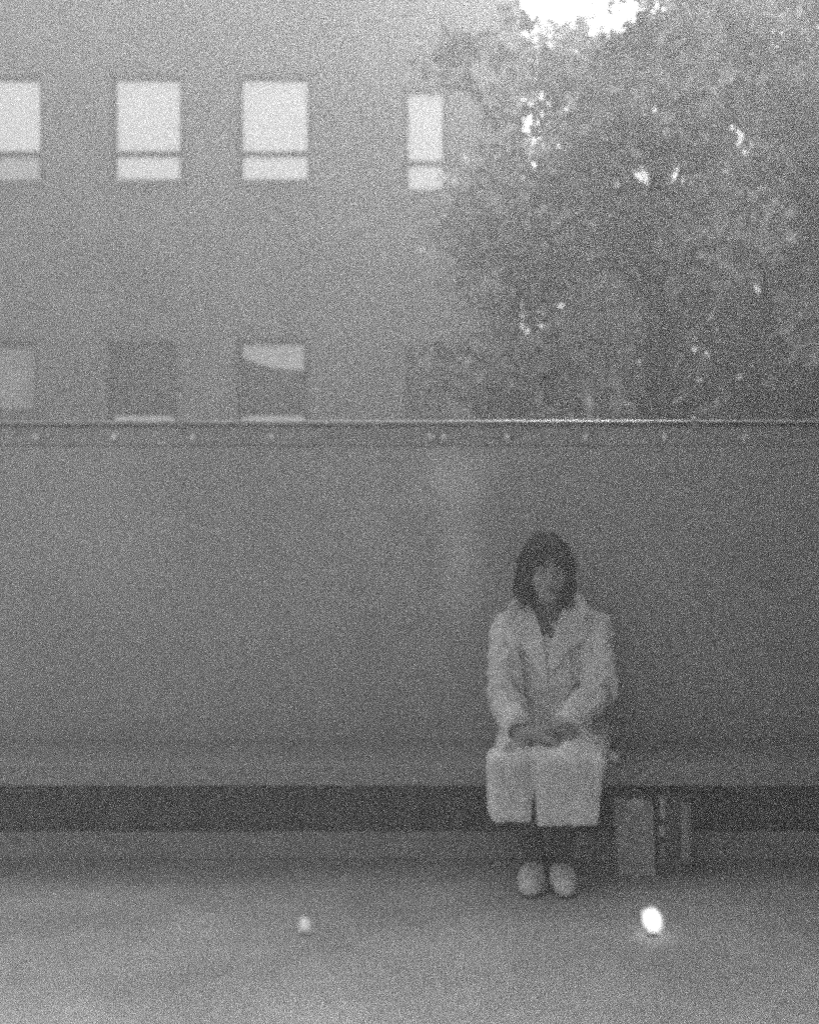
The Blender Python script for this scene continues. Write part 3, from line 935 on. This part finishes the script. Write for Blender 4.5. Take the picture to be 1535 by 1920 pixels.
# ------------------------------------------------------------------ bags beside the person
def sack(x0, x1, y0, y1, z1, seed, lean=0.0, pinch=0.35, n=10):
    """an open-topped bag: front, back and gusseted sides with creases, plus an inner skin"""
    q = random.Random(seed)
    bm = bmesh.new()
    per = []
    nx, ny = 6, 4
    for i in range(nx): per.append((i / nx, 0, 0))
    for i in range(ny): per.append((1, i / ny, 1))
    for i in range(nx): per.append((1 - i / nx, 1, 0))
    for i in range(ny): per.append((0, 1 - i / ny, 1))
    rings = []
    for k in range(n + 1):
        t = k / n
        ring = []
        for j, (u, v, side) in enumerate(per):
            x = x0 + (x1 - x0) * u + lean * t
            vv = 0.5 + (v - 0.5) * (1 - pinch * t)
            y = y0 + (y1 - y0) * vv
            if side: x += (0.012 * t + 0.004) * (1 if u == 0 else -1) * (1 - abs(2 * v - 1))
            z = z1 * t + (0.006 * math.sin(j * 1.7 + seed) if k == n else 0)
            w = 0.004 * min(1, t * 3)
            ring.append(bm.verts.new((x + q.uniform(-w, w), y + q.uniform(-w, w), max(0.003, z))))
        rings.append(ring)
    m = len(per)
    for k in range(n):
        for j in range(m):
            bm.faces.new((rings[k][j], rings[k][(j + 1) % m], rings[k + 1][(j + 1) % m], rings[k + 1][j]))
    bm.faces.new(rings[0][::-1])
    inner = [bm.verts.new(v.co * 1 + Vector((0, 0, -0.001))) for v in rings[-1]]
    c = sum((v.co for v in rings[-1]), Vector()) / m
    deep = []
    for v in inner:
        v.co = c + (v.co - c) * 0.95; v.co.z = max(v.co.z, 0.01)
        deep.append(bm.verts.new((c.x + (v.co.x - c.x) * 0.9, c.y + (v.co.y - c.y) * 0.9, z1 * 0.45)))
    for j in range(m):
        bm.faces.new((rings[-1][j], rings[-1][(j + 1) % m], inner[(j + 1) % m], inner[j]))
        bm.faces.new((inner[j], inner[(j + 1) % m], deep[(j + 1) % m], deep[j]))
    bm.faces.new(deep)
    return bm


bx0, bx1 = W(1160, 0, 4.22).x, W(1229, 0, 4.22).x
bag = thing('shopping_bag', 'pale grey paper shopping bag standing on the pavement beside the seated person', 'bag', ((bx0 + bx1) / 2, 4.27, 0), 'bags beside the bench')
obj('paper_body', sack(bx0, bx1, 4.22, 4.31, 0.272, 2, -0.010), M['kraft'], bag)
for yy in (4.236, 4.29):
    bm = bmesh.new()
    cx_ = (bx0 + bx1) / 2 - .008
    tube(bm, [(cx_ - .03, yy, .245), (cx_ - .03, yy, .285), (cx_ - .012, yy + .005, .305), (cx_ + .012, yy + .005, .305), (cx_ + .03, yy, .285), (cx_ + .03, yy, .245)], .003, 6)
    obj('handle', bm, M['pale_strip'], bag, True)
dx0, dx1 = W(1233, 0, 4.25).x, W(1297, 0, 4.25).x
dbag = thing('tote_bag', 'grey tote bag with pale side band and white patches next to the paper bag', 'bag', ((dx0 + dx1) / 2, 4.3, 0), 'bags beside the bench')
obj('cloth_body', sack(dx0, dx1, 4.25, 4.38, 0.285, 6, 0.0, 0.25), M['dark_bag'], dbag)
def wavy(name, px0, px1, py0, py1, y, m, parent, seed):
    q = random.Random(seed)
    a, b = W(px0, py0, y), W(px1, py1, y)
    bm = bmesh.new()
    n = 9
    prev = None
    for i in range(n + 1):
        t = i / n
        z = a.z + (b.z - a.z) * t
        o1, o2 = q.uniform(-.003, .003), q.uniform(-.003, .003)
        row = [bm.verts.new((a.x + o1, y + .012 * (1 - z / 0.285) * -0.2, z)), bm.verts.new(((a.x + b.x) / 2, y - .005, z)), bm.verts.new((b.x + o2, y, z))]
        if prev:
            bm.faces.new((prev[0], prev[1], row[1], row[0])); bm.faces.new((prev[1], prev[2], row[2], row[1]))
        prev = row
    g = bmesh.ops.extrude_face_region(bm, geom=bm.faces[:])
    for v in [e for e in g['geom'] if isinstance(e, bmesh.types.BMVert)]: v.co.y += .004
    return obj(name, bm, m, parent, True)
wavy('side_band', 1277, 1296, 1506, 1622, 4.243, M['pale_strip'], dbag, 3)
wavy('patch', 1236, 1248, 1492, 1536, 4.244, M['white_print'], dbag, 4)
wavy('patch', 1235, 1249, 1549, 1570, 4.243, M['white_print'], dbag, 5)
wavy('patch', 1238, 1248, 1580, 1612, 4.243, M['pale_strip'], dbag, 8)
for s in (0.25, 0.75):
    bm = bmesh.new()
    xx = dx0 + (dx1 - dx0) * s
    tube(bm, [(xx - .012, 4.275, .27), (xx - .01, 4.262, .30), (xx, 4.25, .31), (xx + .01, 4.262, .30), (xx + .012, 4.275, .27)], .004, 6)
    obj('handle', bm, M['dark_bag'], dbag, True)


# ------------------------------------------------------------------ small things on pavement and bench
def crumple(name, c, r, m, seed, sc3=(1, 1, 1)):
    q = random.Random(seed)
    bm = bmesh.new()
    bmesh.ops.create_icosphere(bm, subdivisions=3, radius=r)
    for v in bm.verts:
        d = v.co.normalized()
        k = 1 + 0.16 * math.sin(d.x * 7 + seed) * math.sin(d.y * 6 + 1) + 0.12 * math.sin(d.z * 9 + d.x * 5) + q.uniform(-.07, .07)
        v.co = Vector((v.co.x * sc3[0], v.co.y * sc3[1], v.co.z * sc3[2])) * k
    zmin = min(v.co.z for v in bm.verts)
    bmesh.ops.translate(bm, vec=(c[0], c[1], c[2] - zmin), verts=bm.verts)
    return obj(name, bm, m)


def globe(label, px, py, r, m, tilt, frosted):
    y = F * (EYE) / (py + r * 600 - CY)
    c = W(px, py, y)
    t = thing('globe_lamp', label, 'lamp', (c.x, y, 0), 'glowing lamps on the pavement')
    for name, k in (('bulb', 0.42), ('inner_globe', 0.62), ('inner_globe', 0.82), ('globe', 1.05), ('outer_globe', 1.28)):
        bm = bmesh.new()
        bmesh.ops.create_icosphere(bm, subdivisions=4, radius=r * k)
        for v in bm.verts:
            d = v.co.normalized()
            v.co *= 1 + 0.09 * math.sin(d.x * 3 + 1) * math.sin(d.z * 4) + 0.05 * math.sin(d.y * 5 + d.z * 3)
        bmesh.ops.scale(bm, vec=(0.86, 0.86, 1.1), verts=bm.verts)
        bmesh.ops.rotate(bm, matrix=Matrix.Rotation(tilt, 3, 'Y'), verts=bm.verts)
        bmesh.ops.translate(bm, vec=(c.x, y, r * 1.4 + .006), verts=bm.verts)
        obj(name, bm, m if name == 'bulb' else frosted[min(3, int((k - .5) * 5))], t, True)
    bm = bmesh.new()
    tube(bm, [(c.x, y, 0.001), (c.x, y, 0.010)], r * .5, 16)
    obj('base', bm, M['strip'], t)


globe('larger bright glowing white lamp on the pavement below the bags', 1222, 1736, 0.031, M['globe'], R(-25), M['frost'])
globe('smaller faint glowing lamp on the pavement left of the shoes', 571, 1742, 0.021, M['globe_dim'], R(-10), M['frost_dim'])
p = W(1150, 1432, 4.21)
tag(crumple('tissue', (p.x, 4.218, 0.401), 0.020, M['paper'], 3, (1.1, 0.9, 0.9)), 'crumpled white tissue on the bench seat against the coat', 'tissue')
p = W(1090, 1650, 4.17)
y = F * EYE / (1654 - CY)
tag(crumple('paper_scrap', ((1090 - CX) * y / F, y, 0.002), 0.012, M['paper'], 8, (1.3, 0.8, 0.6)), 'tiny white paper scrap on the pavement beside the shoe', 'paper')

# ------------------------------------------------------------------ the hazy air
hm = bpy.data.materials.new('haze')
hm.use_nodes = True
n, l = hm.node_tree.nodes, hm.node_tree.links
n.remove(n['Principled BSDF'])
pv = n.new('ShaderNodeVolumePrincipled')
pv.inputs['Color'].default_value = (0.95, 0.95, 0.95, 1)
pv.inputs['Density'].default_value = 0.05
pv.inputs['Anisotropy'].default_value = 0.56
l.new(pv.outputs[0], n['Material Output'].inputs['Volume'])
haze = boxo('haze', (-62, 62, -62, 62, -1.0, 16.0), hm)
haze['kind'] = 'stuff'
haze['label'] = 'pale haze hanging in the air over the whole place'
